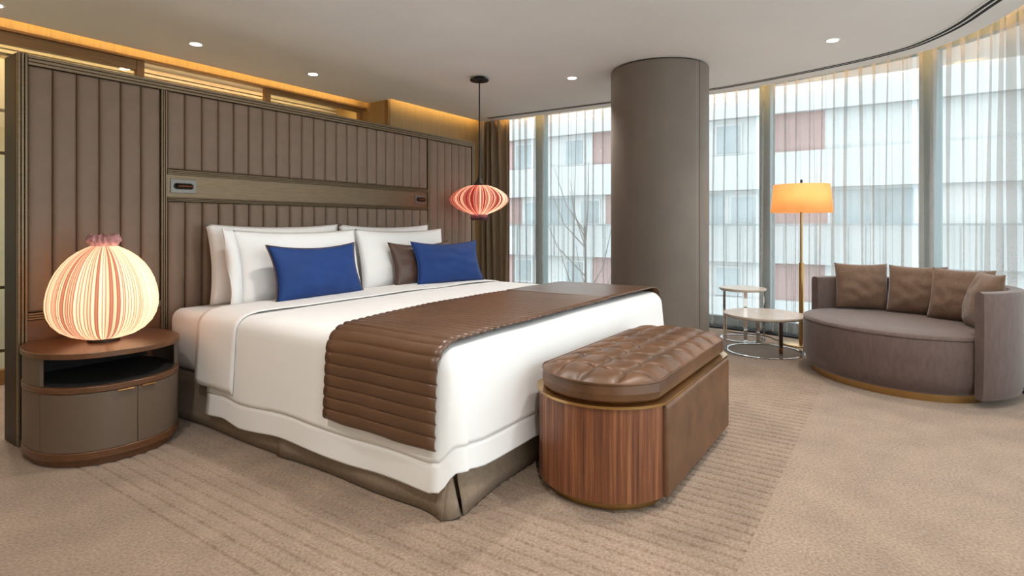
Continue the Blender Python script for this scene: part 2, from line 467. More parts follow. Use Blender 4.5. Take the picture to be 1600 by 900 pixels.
# linear air diffuser that follows the window in the ceiling
def build_diffuser():
    e = empty('air_diffuser', (5.74, 2.0, CEIL)); tag(e, 'long curved twin slot air diffuser in the ceiling', 'air vent')
    def line(o, wd, z0, z1, nm, mat):
        pts = [inward(0.33 + (WALL.L - 4.5) * k / 110, o) - Vector((5.74, 2.0, 0)) for k in range(111)]
        m = MB(); m.rings(_ribbon(pts, wd, z0, z1)); m.obj(nm, mat, e)
    line(0.345, 0.105, -0.003, 0.0, 'frame', M['ceiling'])
    line(0.325, 0.026, -0.0045, -0.003, 'slot', M['dark'])
    line(0.367, 0.026, -0.0045, -0.003, 'slot', M['dark'])
build_diffuser()

# round column clad in leather panels
def build_column():
    c = empty('column', (4.80, 1.705, 0)); tag(c, 'round column clad in taupe leather panels', kind='structure')
    R = 0.412
    MB().lathe([(R - 0.02, 0), (R - 0.02, CEIL)], n=64).obj('core', M['dark'], c, smooth=40)
    cuts = [math.radians(a) for a in (121, 250.5, 358)]
    for i in range(3):
        a0, a1 = cuts[i], cuts[(i + 1) % 3] + (2 * PI if i == 2 else 0)
        g = 0.0035 / R; n = 28
        m = MB(); rows = []
        for k in range(n + 1):
            a = a0 + g + (a1 - a0 - 2 * g) * k / n
            e = 0.004 if k in (0, n) else 0
            rows.append([((R - 0.022) * math.cos(a), (R - 0.022) * math.sin(a), z) for z in (0.012, CEIL - 0.014)][::1] + [((R - e) * math.cos(a), (R - e) * math.sin(a), z) for z in (CEIL - 0.014, 0.012)])
        m.rings(rows)
        m.obj('panel', M['column'], c, smooth=35)
build_column()

# ---------------------------------------------------------------- ceiling downlights
def downlight(x, y, label, power=55, ang=110):
    e = empty('downlight', (x, y, CEIL)); tag(e, label, 'downlight', 'recessed ceiling downlights')
    MB().lathe([(0.036, -0.001), (0.046, -0.004), (0.05, -0.004), (0.052, 0.0)], n=24, cap0=False, cap1=False).obj('trim_ring', M['ceiling'], e, smooth=True)
    MB().lathe([(0.037, -0.003), (0.037, -0.001)], n=20).obj('lens', M['bulb'], e)
    l = bpy.data.lights.new('spot', 'SPOT'); l.energy = power; l.spot_size = math.radians(ang); l.spot_blend = 0.7
    l.color = (1.0, 0.96, 0.91); l.shadow_soft_size = 0.04
    lo = bpy.data.objects.new('spot', l); COL.objects.link(lo); lo.parent = e; lo.location = (0, 0, -0.02)
    return e
downlight(2.176, 4.308, 'bright round downlight above the left half of the headboard')
downlight(3.192, 4.298, 'bright round downlight above the middle of the headboard')
downlight(1.10, 4.56, 'round downlight cut by the upper left corner of the picture')
downlight(4.60, 2.45, 'bright round downlight between the pendant lamp and the column')
downlight(4.727, 0.382, 'bright round downlight above the sofa')
for x, y, lb in ((0.3, 1.9, 'downlight in front of the nightstand'), (2.2, 2.0, 'downlight over the middle of the bed'), (2.5, 0.5, 'downlight over the tufted bench'),
                 (0.8, 0.3, 'downlight just ahead of the camera'), (3.2, -0.5, 'downlight over the carpet between bench and window')):
    downlight(x, y, lb, 60)

# ---------------------------------------------------------------- headboard partition
HY = 3.44
def build_headboard():
    X0, X1, ZT = 0.913, 4.431, 1.875
    hb = empty('headboard', ((X0 + X1) / 2, HY, 0)); tag(hb, 'tall freestanding headboard upholstered in vertical taupe leather channels', 'headboard')
    ox = (X0 + X1) / 2
    bevel(MB().box(X0 - ox, X1 - ox, 0.028, 0.19, 0, ZT).obj('core', M['bronze_dark'], hb), 0.003)
    def reeds_v(x, wd, z0, z1, n=3):
        for k in range(n):
            a = x - ox + wd * k / n
            bevel(MB().box(a + 0.0012, a + wd / n - 0.0012, 0.0, 0.03, z0, z1).obj('vertical_reed', M['bronze'], hb), 0.003)
    def reeds_h(xa, xb, z, ht, n=3, y0=0.002):
        for k in range(n):
            a = z + ht * k / n
            bevel(MB().box(xa - ox, xb - ox, y0, 0.03, a + 0.001, a + ht / n - 0.001).obj('horizontal_reed', M['bronze'], hb), 0.0025)
    reeds_v(X0, 0.04, 0.0, ZT); reeds_v(1.547, 0.034, 0.0, 1.823); reeds_v(3.757, 0.034, 0.0, 1.823); reeds_v(X1 - 0.04, 0.04, 0.0, ZT)
    reeds_h(X0 + 0.04, X1 - 0.04, 1.823, 0.05)
    for xa, xb in ((0.953, 1.547), (3.791, 4.391)):
        reeds_h(xa, xb, 0.595, 0.036)
        MB().box(xa - ox, xb - ox, 0.012, 0.03, 0.02, 0.593).obj('lower_panel', M['night_wood'], hb)
    # metal band with mouldings
    reeds_h(1.582, 3.756, 1.345, 0.030, 3, 0.0); reeds_h(1.582, 3.756, 1.192, 0.026, 3, 0.0)
    MB().box(1.582 - ox, 3.756 - ox, 0.012, 0.03, 1.218, 1.345).obj('metal_band', M['bronze'], hb)
    # channels
    def channel_mesh(wd, ht, bulge, name):
        n = 10; m = MB(); rows = []
        for j, (z, s) in enumerate(((0, 0.55), (0.006, 0.9), (0.016, 1.0), (ht - 0.016, 1.0), (ht - 0.006, 0.9), (ht, 0.55))):
            row = [(wd / 2, 0.0, z)]
            for k in range(n + 1):
                a = PI * k / n
                row.append((wd / 2 * math.cos(a), -0.006 - bulge * s * (math.sin(a) ** 0.62), z))
            row.append((-wd / 2, 0.0, z))
            rows.append(row)
        m.rings(rows)
        return m.mesh(name, M['leather'], smooth=50)
    def run(xa, n, pitch, z0, z1, bulge, nm):
        me = channel_mesh(pitch - 0.0015, z1 - z0, bulge, nm)
        for k in range(n):
            link(nm, me, hb, (xa + pitch * (k + 0.5) - ox, 0.03, z0))
    run(0.953, 6, 0.099, 0.634, 1.821, 0.022, 'leather_channel')
    run(3.791, 6, 0.100, 0.634, 1.821, 0.022, 'leather_channel')
    run(1.582, 22, 0.0988, 1.378, 1.821, 0.022, 'leather_channel')
    run(1.582, 22, 0.0988, 0.36, 1.190, 0.032, 'leather_channel')
build_headboard()

def reading_light(x, label):
    e = empty('reading_light', (x, HY + 0.012, 1.281)); tag(e, label, 'reading light', 'reading lights set in the headboard band')
    bevel(MB().box(-0.072, 0.072, -0.006, 0.0, -0.040, 0.040).obj('plate', M['steel'], e), 0.002)
    def stadium(l, r, n=10):
        return [(l + r * math.cos(a), r * math.sin(a)) for a in [-PI / 2 + PI * k / n for k in range(n + 1)]] + \
               [(-l + r * math.cos(a), r * math.sin(a)) for a in [PI / 2 + PI * k / n for k in range(n + 1)]]
    m = MB(); m.rings([[(p[0], y, p[1]) for p in stadium(0.038, 0.018)] for y in (-0.0062, -0.0085)]); m.obj('recess', M['dark'], e)
    t = MB().tube([(-0.038, -0.014, 0), (0.046, -0.014, 0)], 0.0095, 12).obj('lamp_tube', M['copper'], e, smooth=40)
    return e
reading_light(1.672, 'slim copper reading light at the left end of the headboard band')
reading_light(3.672, 'slim copper reading light at the right end of the headboard band')

# ---------------------------------------------------------------- nightstand
def build_nightstand():
    cx, cy, A, B, P = 1.175, 3.19, 0.300, 0.325, 2.25
    e = empty('nightstand', (cx, cy, 0)); tag(e, 'oval bedside cabinet with an open shelf above two curved doors', 'nightstand')
    back = 0.235
    def pt(t, off=0.0):
        c, s = math.cos(t), math.sin(t)
        x = (A + off) * math.copysign(abs(c) ** (2 / P), c); y = (B + off) * math.copysign(abs(s) ** (2 / P), s)
        return x, min(y, back)
    def outline(off=0.0, n=72): return [pt(2 * PI * k / n, off) for k in range(n)]
    def slab(nm, z0, z1, off, mat):
        bevel(MB().prism(outline(off), z0, z1).obj(nm, mat, e, smooth=30), 0.003)
    slab('plinth', 0.0, 0.032, -0.018, M['night_wood'])
    slab('base_band', 0.032, 0.066, 0.0, M['night_wood'])
    slab('middle_band', 0.322, 0.348, 0.0, M['night_wood'])
    slab('top', 0.472, 0.497, 0.004, M['night_wood'])
    MB().prism(outline(-0.02), 0.066, 0.322).obj('carcass', M['dark'], e)
    def shell(nm, t0, t1, z0, z1, mat, th=0.016, n=24, par=None):
        m = MB(); rows = []
        for k in range(n + 1):
            t = t0 + (t1 - t0) * k / n
            a = pt(t, -0.004); b = pt(t, -0.004 - th)
            rows.append([(a[0], a[1], z0), (a[0], a[1], z1), (b[0], b[1], z1), (b[0], b[1], z0)])
        m.rings(rows)
        return m.obj(nm, mat, e, smooth=35)
    D = math.radians
    LFT, MID, RGT = D(-90 - 72), D(-88), D(-90 + 66)
    d1 = shell('door', LFT + 0.006, MID - 0.004, 0.068, 0.320, M['night_panel'])
    d2 = shell('door', MID + 0.004, RGT - 0.006, 0.068, 0.320, M['night_panel'])
    # sides below and beside the open shelf
    for z0, z1 in ((0.068, 0.320), (0.350, 0.470)):
        shell('side_panel', LFT - D(36), LFT - 0.003, z0, z1, M['night_panel'])
        shell('side_panel', RGT + 0.003, RGT + D(42), z0, z1, M['night_panel'])
    m = MB().box(-0.27, 0.27, 0.18, 0.20, 0.350, 0.470).obj('niche_back', M['dark'], e)
    MB().prism(outline(-0.022), 0.348, 0.351).obj('niche_shade', M['dark'], e)  # dark slab over the wooden band: shade of the open shelf as colour
    for d, t in ((d1, MID - 0.13), (d2, MID + 0.13)):
        a = pt(t - 0.09, 0.006); b = pt(t + 0.09, 0.006)
        MB().tube([(a[0], a[1], 0.318), (b[0], b[1], 0.318)], 0.005, 8).obj('handle', M['brass'], d)
build_nightstand()

# ---------------------------------------------------------------- pleated silk lamps
def pleated_shade(name, prof, mat, parent, seed, cols, nseg=360, amp=0.008, levels=(0.1, 0.35, 0.6, 0.85, 0.95, 1.0)):
    """prof: (radius, z); stripes of alternate tints run from top to bottom"""
    rnd = random.Random(seed); m = MB(); rows = []
    ph = []; tint = []
    k = 0
    while k < nseg:
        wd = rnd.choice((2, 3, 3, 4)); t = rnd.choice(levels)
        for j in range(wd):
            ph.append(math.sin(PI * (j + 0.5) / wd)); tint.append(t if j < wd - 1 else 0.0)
        k += wd
    ph = ph[:nseg]; tint = tint[:nseg]
    for i, (r, z) in enumerate(prof):
        row = []
        for k in range(nseg):
            a = 2 * PI * (k + 0.7 * math.sin(i * 0.25 + seed)) / nseg
            lump = 1 + 0.02 * math.sin(2 * a + seed) + 0.012 * math.sin(5 * a + i * 0.3)
            rr = r * lump + amp * (ph[k] - 0.5) * min(1, r / 0.1)
            row.append((rr * math.cos(a), rr * math.sin(a), z))
        rows.append(row)
    m.rings(rows, cap0=False, cap1=False)
    me = m.mesh(name, mat, smooth='all')
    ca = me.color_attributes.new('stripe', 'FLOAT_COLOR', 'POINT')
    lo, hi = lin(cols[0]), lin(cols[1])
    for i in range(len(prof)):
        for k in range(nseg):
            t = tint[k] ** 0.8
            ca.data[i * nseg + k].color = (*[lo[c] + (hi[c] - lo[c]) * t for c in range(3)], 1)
    return link(name, me, parent)

def ruffle(name, r0, z0, z1, mat, parent, seed):
    rnd = random.Random(seed); m = MB(); rows = []
    n = 120; fr = [rnd.uniform(0.75, 1.25) for _ in range(n)]
    for i, (r, z) in enumerate(((0.8, 0), (1.0, 0.25), (1.22, 0.6), (1.05, 1.0), (0.6, 0.85), (0.1, 0.7))):
        rows.append([((r0 * r * (1 + (0.16 * math.sin(k * 2 * PI * 17 / n + i) + 0.10 * (fr[k] - 1)) * min(1, i * 0.5))) * math.cos(2 * PI * k / n),
                      (r0 * r * (1 + (0.16 * math.sin(k * 2 * PI * 17 / n + i) + 0.10 * (fr[k] - 1)) * min(1, i * 0.5))) * math.sin(2 * PI * k / n),
                      z0 + (z1 - z0) * (z + 0.13 * math.sin(k * 2 * PI * 11 / n + i * 2) * min(1, i))) for k in range(n)])
    m.rings(rows, cap0=False)
    return m.obj(name, mat, parent, smooth='all')

M['shade_cream'] = shade_fabric('cream_salmon_pleated_silk', 0.12)
M['shade_pink'] = shade_fabric('coral_pleated_silk', 0.10)
M['ruffle'] = material('mauve_organza', (190, 140, 140), 0.8, noise_scale=60, noise_amt=0.25)
M['ruffle_dark'] = material('plum_organza', (110, 66, 78), 0.8, noise_scale=60, noise_amt=0.3)

def lamp_light(parent, z, power, col, size=0.05):
    l = bpy.data.lights.new('bulb', 'POINT'); l.energy = power; l.color = col; l.shadow_soft_size = size
    o = bpy.data.objects.new('bulb', l); COL.objects.link(o); o.parent = parent; o.location = (0, 0, z)

def build_table_lamp():
    e = empty('table_lamp', (1.165, 3.165, 0.497)); tag(e, 'glowing onion shaped table lamp of pleated cream silk on the nightstand', 'lamp')
    MB().lathe([(0.066, 0), (0.066, 0.012), (0.055, 0.020)], n=32).obj('base', M['bronze_dark'], e, smooth=40)
    pr = [(0.050, 0.016), (0.085, 0.020), (0.130, 0.034), (0.170, 0.058), (0.200, 0.090), (0.218, 0.126), (0.226, 0.165), (0.226, 0.205), (0.219, 0.250),
          (0.206, 0.295), (0.188, 0.335), (0.164, 0.372), (0.136, 0.403), (0.105, 0.428), (0.074, 0.446), (0.054, 0.456)]
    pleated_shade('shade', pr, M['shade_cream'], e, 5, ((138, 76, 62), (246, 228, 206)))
    ruffle('ruffle_crown', 0.052, 0.450, 0.508, M['ruffle'], e, 2)
    lamp_light(e, 0.22, 4.4, (1.0, 0.77, 0.54), 0.07)
build_table_lamp()

def build_pendant():
    x, y = 4.109, 3.138
    e = empty('pendant_lamp', (x, y, CEIL)); tag(e, 'coral pleated silk pendant lamp on a black cord beside the headboard', 'lamp')
    MB().lathe([(0.082, -0.034), (0.086, -0.028), (0.084, -0.022), (0.052, -0.020), (0.050, -0.002), (0.050, 0.0)], n=40).obj('canopy', M['black_metal'], e, smooth=40)
    MB().tube([(0, 0, -0.03), (0, 0, -0.87)], 0.006, 8).obj('cord', M['black_metal'], e, smooth=40)
    MB().lathe([(0.006, -0.855), (0.009, -0.885), (0.015, -0.92), (0.028, -0.95), (0.052, -0.972), (0.078, -0.985)], n=32).obj('neck_cone', M['bronze_dark'], e, smooth=40)
    pr = [(0.070, -0.982), (0.110, -0.993), (0.160, -1.012), (0.205, -1.038), (0.240, -1.068), (0.257, -1.098), (0.258, -1.122), (0.243, -1.150),
          (0.212, -1.178), (0.172, -1.202), (0.128, -1.222), (0.090, -1.236), (0.068, -1.246)]
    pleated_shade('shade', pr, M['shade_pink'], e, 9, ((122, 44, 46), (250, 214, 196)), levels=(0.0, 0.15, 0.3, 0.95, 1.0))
    ruffle('ruffle_tip', 0.062, -1.240, -1.293, M['ruffle_dark'], e, 4)
    lamp_light(e, -1.11, 4.2, (1.0, 0.64, 0.44), 0.06)
build_pendant()

# ---------------------------------------------------------------- bed
BX0, BX1, BY0, BY1 = 1.565, 3.765, 1.335, 3.405
def fbm(x, y, z=0.0): return noise.noise(Vector((x, y, z)))

def rounded_box(x0, x1, y0, y1, z0, z1, r, nx=20, ny=20, puff=0.0):
    m = MB(); n = 6; rings_ = []
    def ring(ins, z, rr):
        pts = []
        for cxx, cyy, a0 in ((x1 - rr, y1 - rr, 0), (x0 + rr, y1 - rr, PI / 2), (x0 + rr, y0 + rr, PI), (x1 - rr, y0 + rr, 3 * PI / 2)):
            for k in range(n + 1):
                a = a0 + PI / 2 * k / n
                pts.append((cxx + (rr - ins) * math.cos(a), cyy + (rr - ins) * math.sin(a), z))
        return pts
    R2 = max(r, 0.05)
    for k in range(5): a = PI / 2 * k / 4; rings_.append(ring(r * (1 - math.sin(a)), z0 + r * (1 - math.cos(a)), R2))
    for k in range(5): a = PI / 2 * k / 4; rings_.append(ring(r * (1 - math.cos(a)), z1 - r * (1 - math.sin(a)), R2))
    m.rings(rings_)
    return m

def build_bed():
    b = empty('bed', ((BX0 + BX1) / 2, (BY0 + BY1) / 2, 0)); tag(b, 'large double bed with a taupe linen skirt and white mattress', 'bed')
    ox, oy = b.location.x, b.location.y
    def put(mb, nm, mat, sm): 
        mb.v = [(v[0] - ox, v[1] - oy, v[2]) for v in mb.v]; return mb.obj(nm, mat, b, smooth=sm)
    put(MB().box(BX0 + 0.02, BX1 - 0.02, BY0 + 0.02, BY1, 0.03, 0.262), 'base', M['skirt'], False)
    put(rounded_box(BX0, BX1, BY0, BY1, 0.25, 0.586, 0.06), 'mattress', M['sheet'], 60)
    # skirt panels: hang from under the mattress to the floor, flared at the hem, with box pleats at the corners
    def panel(p, q, nout, nm='skirt_panel', flare=0.012, fl0=0, fl1=0, seed=0, zt=0.262):
        p, q = Vector((*p, 0)), Vector((*q, 0)); n = 24; m = MB(); rows = []
        no = Vector((*nout, 0))
        for z, f in ((zt, 0), (0.2, 0.25), (0.12, 0.6), (0.05, 0.9), (0.006, 1.0)):
            row = []
            for k in range(n + 1):
                t = k / n
                pt_ = p.lerp(q, t) + no * (flare * f + f * 0.006 * math.sin(t * 9 + seed) + f ** 2.2 * (fl0 * max(0, 1 - t * 7) ** 1.5 + fl1 * max(0, 1 - (1 - t) * 7) ** 1.5))
                row.append((pt_.x, pt_.y, z))
            rows.append(row)
        m.grid(rows)
        o = put(m, nm, M['skirt'], 'all'); s = o.modifiers.new('thickness', 'SOLIDIFY'); s.thickness = 0.004
        return o
    panel((BX0, BY1), (BX0, 2.30), (-1, 0), fl1=0.006, seed=1)
    panel((BX0 - 0.004, 2.33), (BX0 - 0.004, BY0 - 0.002), (-1, 0), fl0=0.008, fl1=0.03, seed=2)
    panel((BX0 + 0.035, BY0), (BX1, BY0), (0, -1), fl0=0.03, seed=3)
    panel((BX1, BY0), (BX1, BY1), (1, 0), seed=4)
    # corner pleat tongue
    c = Vector((BX0 + 0.004, BY0 + 0.004, 0)); m = MB(); rows = []
    for z, f in ((0.262, 0), (0.15, 0.4), (0.06, 0.8), (0.006, 1.0)):
        r0 = 0.008 + 0.028 * f
        rows.append([(c.x - r0 * 0.35 + 0.045 * f * math.cos(a) * 0.9 + 0.004, c.y - r0 * 0.35 + 0.045 * f * math.sin(a) * 0.9, z) if False else
                     (c.x + 0.012 + (0.006 + 0.046 * f ** 1.6) * math.cos(a), c.y + 0.012 + (0.006 + 0.046 * f ** 1.6) * math.sin(a), z) for a in [math.radians(165 + 120 * k / 8) for k in range(9)]])
    m.grid(rows); o = put(m, 'corner_pleat', M['skirt'], 'all'); o.modifiers.new('thickness', 'SOLIDIFY').thickness = 0.004
build_bed()

TOP = 0.600
def build_duvet():
    """white duvet: a padded sheet over the mattress, falling over the near side, the foot and the far side"""
    x0, x1, y0, y1 = BX0 - 0.022, BX1 + 0.035, BY0 - 0.030, 2.92
    r = 0.085
    nx, ny, nc = 44, 40, 8
    m = MB(); idx = {}
    xs = [x0 + r + (x1 - x0 - 2 * r) * i / nx for i in range(nx + 1)]
    ys = [y1 + (y0 + r - y1) * j / ny for j in range(ny + 1)]
    def topz(x, y):
        return TOP + 0.004 * fbm(x * 3, y * 3) + 0.012 * math.sin(PI * min(1, max(0, (x - x0) / (x1 - x0)))) ** 0.5
    for j, y in enumerate(ys):
        for i, x in enumerate(xs):
            idx[i, j] = len(m.v); m.v.append((x, y, topz(x, y)))
    for j in range(ny):
        for i in range(nx): m.f.append((idx[i, j], idx[i + 1, j], idx[i + 1, j + 1], idx[i, j + 1]))
    # the U shaped rim: (vertex on the top rim, outward direction, hem height)
    rim = []
    for j in range(ny + 1):
        y = ys[j]
        hem = 0.088 + 0.018 * fbm(0.3, y * 2.4) + 0.022 * max(0, 1 - abs(y - 2.75) / 0.14)
        rim.append((idx[0, j], (-1, 0), hem, y * 1.0, 0))
    for k in range(1, nc):
        a = PI + PI / 2 * k / nc
        t = k / nc
        hem = (0.098 if t < 0.30 else 0.120 if t < 0.42 else 0.150 if t < 0.6 else 0.165)
        rim.append((idx[0, ny], (math.cos(a), math.sin(a)), hem, y0 - 0.05 * k, 1))
    for i in range(nx + 1):
        x = xs[i]
        hem = 0.150 + 0.020 * fbm(x * 3.1, 7.7) + 0.015 * max(0, 1 - (x - x0 - r) / 0.08)
        rim.append((idx[i, ny], (0, -1), hem, 5 + x, 0))
    for k in range(1, nc):
        a = 3 * PI / 2 + PI / 2 * k / nc
        rim.append((idx[nx, ny], (math.cos(a), math.sin(a)), 0.14, 9 + 0.05 * k, 1))
    for j in range(ny, -1, -1): rim.append((idx[nx, j], (1, 0), 0.12, 11 + ys[j], 0))
    qa = [PI / 2 * k / 5 for k in range(1, 6)]
    drops = [0.12, 0.28, 0.45, 0.60, 0.70, 0.738, 0.745, 0.752, 0.80, 0.88, 0.985, 1.0]
    cols = []
    for (vi, d, hem, s, cor) in rim:
        bx, by, bz = m.v[vi]; col = [vi]
        for a in qa:
            col.append(len(m.v)); o = r * math.sin(a); m.v.append((bx + d[0] * o, by + d[1] * o, bz - r * (1 - math.cos(a))))
        zt = bz - r
        for q in drops:
            z = zt + (hem - zt) * q
            o = r + 0.022 * q + q * 0.016 * fbm(s * 3.2, q * 1.3, 2.2) + (0.014 * q if cor else 0)
            if 0.74 < q < 0.75: o -= 0.007        # stitched line of the flange
            if q > 0.751: o -= 0.004 + 0.008 * (q - 0.76) * fbm(s * 6, 1.1)
            col.append(len(m.v)); m.v.append((bx + d[0] * o, by + d[1] * o, z))
        cols.append(col)
    for a, b in zip(cols, cols[1:]):
        for k in range(len(a) - 1):
            f = [a[k], b[k], b[k + 1], a[k + 1]]
            if f[0] == f[1]: f = f[1:]
            m.f.append(tuple(f))
    o = m.obj('duvet', M['linen_white'], smooth='all')
    s = o.modifiers.new('thickness', 'SOLIDIFY'); s.thickness = 0.006; s.offset = -1
    tag(o, 'white duvet covering the bed and hanging over its foot and side', 'duvet')
build_duvet()

def drape_strip(name, y0, y1, hem_n, hem_f, lift, mat, label, cat, ripple=None, skew=0.0, nn=8, thick=0.006, side=0.0):
    """a cloth laid across the bed: down the near side, over the top, down the far side"""
    x0, x1 = BX0 - 0.026 - lift, BX1 + 0.035 + lift; r = 0.085 + lift; zt = TOP + lift + 0.004
    prof = []   # (x, z, nx, nz, path length)
    L_ = 0
    def add(x, z, a, b):
        nonlocal L_
        if prof: L_ += math.hypot(x - prof[-1][0], z - prof[-1][1])
        prof.append((x, z, a, b, L_))
    st = 0.0046 if ripple else 0.03
    zz = hem_n
    while zz < zt - r: add(x0 - 0.016 * (1 - (zz - hem_n) / (zt - r - hem_n)) - side, zz, -1, 0); zz += st
    k = max(5, int(r * 1.57 / st))
    for i in range(k + 1):
        a = PI / 2 * i / k; add(x0 + r - r * math.cos(a) - side * math.cos(a), zt - r + r * math.sin(a), -math.cos(a), math.sin(a))
    xx = x0 + r + st
    while xx < x1 - r: add(xx, zt + 0.012 * math.sin(PI * (xx - x0) / (x1 - x0)) ** 0.5, 0, 1); xx += st
    for i in range(k + 1):
        a = PI / 2 * i / k; add(x1 - r + r * math.sin(a), zt - r + r * math.cos(a), math.sin(a), math.cos(a))
    zz = zt - r - st
    while zz > hem_f: add(x1, zz, 1, 0); zz -= 0.03
    m = MB(); rows = []
    for j in range(nn + 1):
        t = j / nn; row = []
        for (x, z, a, b, s) in prof:
            d = 0.0
            if ripple:
                pitch, amp, xend = ripple
                wv = s + (0.012 if b > 0.9 else 0.003) * fbm(t * 2.2, s * 2.0)
                d = amp * (abs(math.sin(PI * wv / pitch)) ** 0.38) if x < xend else amp * 1.25 + 0.002 * fbm(x * 9, t * 4)
                d += 0.003 * fbm(s * 3, t * 3)
            else:
                d = 0.005 * fbm(s * 3, t * 2, 4.0)
            y = y0 + (y1 - y0) * t + skew * t * min(1, max(0, (x - x0) / 0.7)) ** 0.8 + 0.006 * fbm(s * 1.5, 3.0 * t)
            dz = -0.012 * t * 0 if z > hem_n + 0.02 else (0.02 * fbm(t * 2.5, 9.1))
            row.append((x + a * d, y, z + b * d + dz))
        rows.append(row)
    m.grid(rows)
    o = m.obj(name, mat, smooth=60 if ripple else 'all')
    s = o.modifiers.new('thickness', 'SOLIDIFY'); s.thickness = thick; s.offset = 1
    tag(o, label, cat)
    return o
drape_strip('folded_sheet', 2.66, 3.02, 0.235, 0.30, 0.005, M['sheet'], 'white top sheet folded back over the head end of the duvet', 'sheet', nn=10, thick=0.003)
drape_strip('bed_runner', 1.345, 1.955, 0.255, 0.30, 0.012, M['runner'], 'chocolate brown quilted satin runner across the foot of the bed', 'bed runner',
            ripple=(0.046, 0.010, 2.98), skew=0.10, nn=16)

# ---------------------------------------------------------------- pillows and cushions
def pillow_mesh(name, wd, ht, th, mat, pull=0.05, n=26, pw=2.4, flange=0.0, seed=0, crease=0.0):
    """puffed pillow standing in the local XZ plane, drawn in along its edges so the corners stick out"""
    m = MB(); fr = []; bk = []
    for j in range(n + 1):
        v = -1 + 2 * j / n; ra = []; rb = []
        for i in range(n + 1):
            u = -1 + 2 * i / n
            x = wd / 2 * u * (1 - pull * (1 - v * v)); z = ht / 2 * v * (1 - pull * (1.6 if v > 0 else 0.25) * (1 - u * u) * (wd / ht) ** 0.3)
            f = max(0, 1 - abs(u) ** pw) ** 0.55 * max(0, 1 - abs(v) ** pw) ** 0.55
            y = th / 2 * f * (1 - 0.12 * v) + crease * fbm(u * 3 + seed, v * 3) * f
            ra.append((x, -y, z)); rb.append((x, y * 0.85, z))
        fr.append(ra); bk.append(rb)
    m.grid(fr); m.grid(bk)
    me = m.mesh(name, mat, smooth='all')
    bm = bmesh.new(); bm.from_mesh(me); bmesh.ops.remove_doubles(bm, verts=bm.verts, dist=1e-5); bmesh.ops.recalc_face_normals(bm, faces=bm.faces); bm.to_mesh(me); bm.free()
    return me

def pillow(name, loc, dims, mat, lean, rz, label, cat, group=None, pull=0.05, flange=None, seed=0, roll=0.0, piping=None):
    wd, ht, th = dims
    me = pillow_mesh(name, wd, ht, th, mat, pull, seed=seed, crease=0.012)
    root = link(name, me)
    root.rotation_euler = Matrix.Rotation(rz, 3, 'Z').to_4x4().to_3x3().__matmul__(Matrix.Rotation(-lean, 3, 'X')).__matmul__(Matrix.Rotation(roll, 3, 'Y')).to_euler()
    root.location = loc
    if piping:
        n = 40; pts = []
        for s_, (a, b) in enumerate((((-1, -1), (1, -1)), ((1, -1), (1, 1)), ((1, 1), (-1, 1)), ((-1, 1), (-1, -1)))):
            for k in range(n):
                u = a[0] + (b[0] - a[0]) * k / n; v = a[1] + (b[1] - a[1]) * k / n
                pts.append((wd / 2 * u * (1 - pull * (1 - v * v)), 0, ht / 2 * v * (1 - pull * (1.6 if v > 0 else 0.25) * (1 - u * u) * (wd / ht) ** 0.3)))
        pts.append(pts[0]); MB().tube(pts, 0.004, 6).obj('piping', piping, root, smooth=60)
    if flange:    # open end of the pillowcase: a flat hem band at the left side
        m = MB(); rows = []
        for j in range(21):
            v = -1 + 2 * j / 20
            xl = -wd / 2 * (1 - pull * (1 - v * v)); zz = ht / 2 * v
            rows.append([(xl + 0.012, -0.016, zz * 0.97), (xl - flange * 0.5, -0.012 - 0.012 * math.sin(v * 5), zz * 1.0), (xl - flange, -0.004 + 0.014 * math.sin(v * 4 + 1), zz * 1.02)])
        m.grid(rows); o = m.obj('pillowcase_hem', mat, root, smooth='all'); o.modifiers.new('thickness', 'SOLIDIFY').thickness = 0.01
    tag(root, label, cat, group)
    return root
WG = 'white bed pillows'
pillow('pillow', (2.215, 3.315, 0.825), (0.95, 0.48, 0.15), M['linen_white'], 0.10, 0.0, 'white pillow against the headboard behind the front left pillow', 'pillow', WG, 0.05, seed=1)
pillow('pillow', (3.175, 3.320, 0.823), (0.95, 0.48, 0.15), M['linen_white'], 0.10, 0.0, 'white pillow against the headboard behind the front right pillow', 'pillow', WG, 0.05, seed=2)
pillow('pillow', (2.265, 3.15, 0.803), (0.93, 0.46, 0.19), M['linen_white'], 0.20, 0.01, 'white front pillow behind the left blue cushion', 'pillow', WG, 0.05, 0.055, seed=3)
pillow('pillow', (3.185, 3.155, 0.803), (0.93, 0.46, 0.17), M['linen_white'], 0.20, -0.01, 'white front pillow behind the brown satin cushion', 'pillow', WG, 0.05, seed=4)
pillow('lumbar_cushion', (2.235, 2.955, 0.776), (0.67, 0.34, 0.14), M['blue'], 0.28, 0.05, 'royal blue lumbar cushion at the near side of the bed', 'cushion', 'small cushions on the bed', 0.095, seed=5, piping=M['brown_satin'])
pillow('satin_cushion', (3.225, 3.0, 0.772), (0.66, 0.33, 0.12), M['brown_satin'], 0.25, -0.03, 'dark brown satin cushion half hidden by a blue one', 'cushion', 'small cushions on the bed', 0.095, seed=6)
pillow('lumbar_cushion', (3.355, 2.86, 0.774), (0.64, 0.33, 0.12), M['blue'], 0.28, -0.20, 'royal blue lumbar cushion in front of the brown satin cushion', 'cushion', 'small cushions on the bed', 0.095, seed=7, piping=M['blue'])

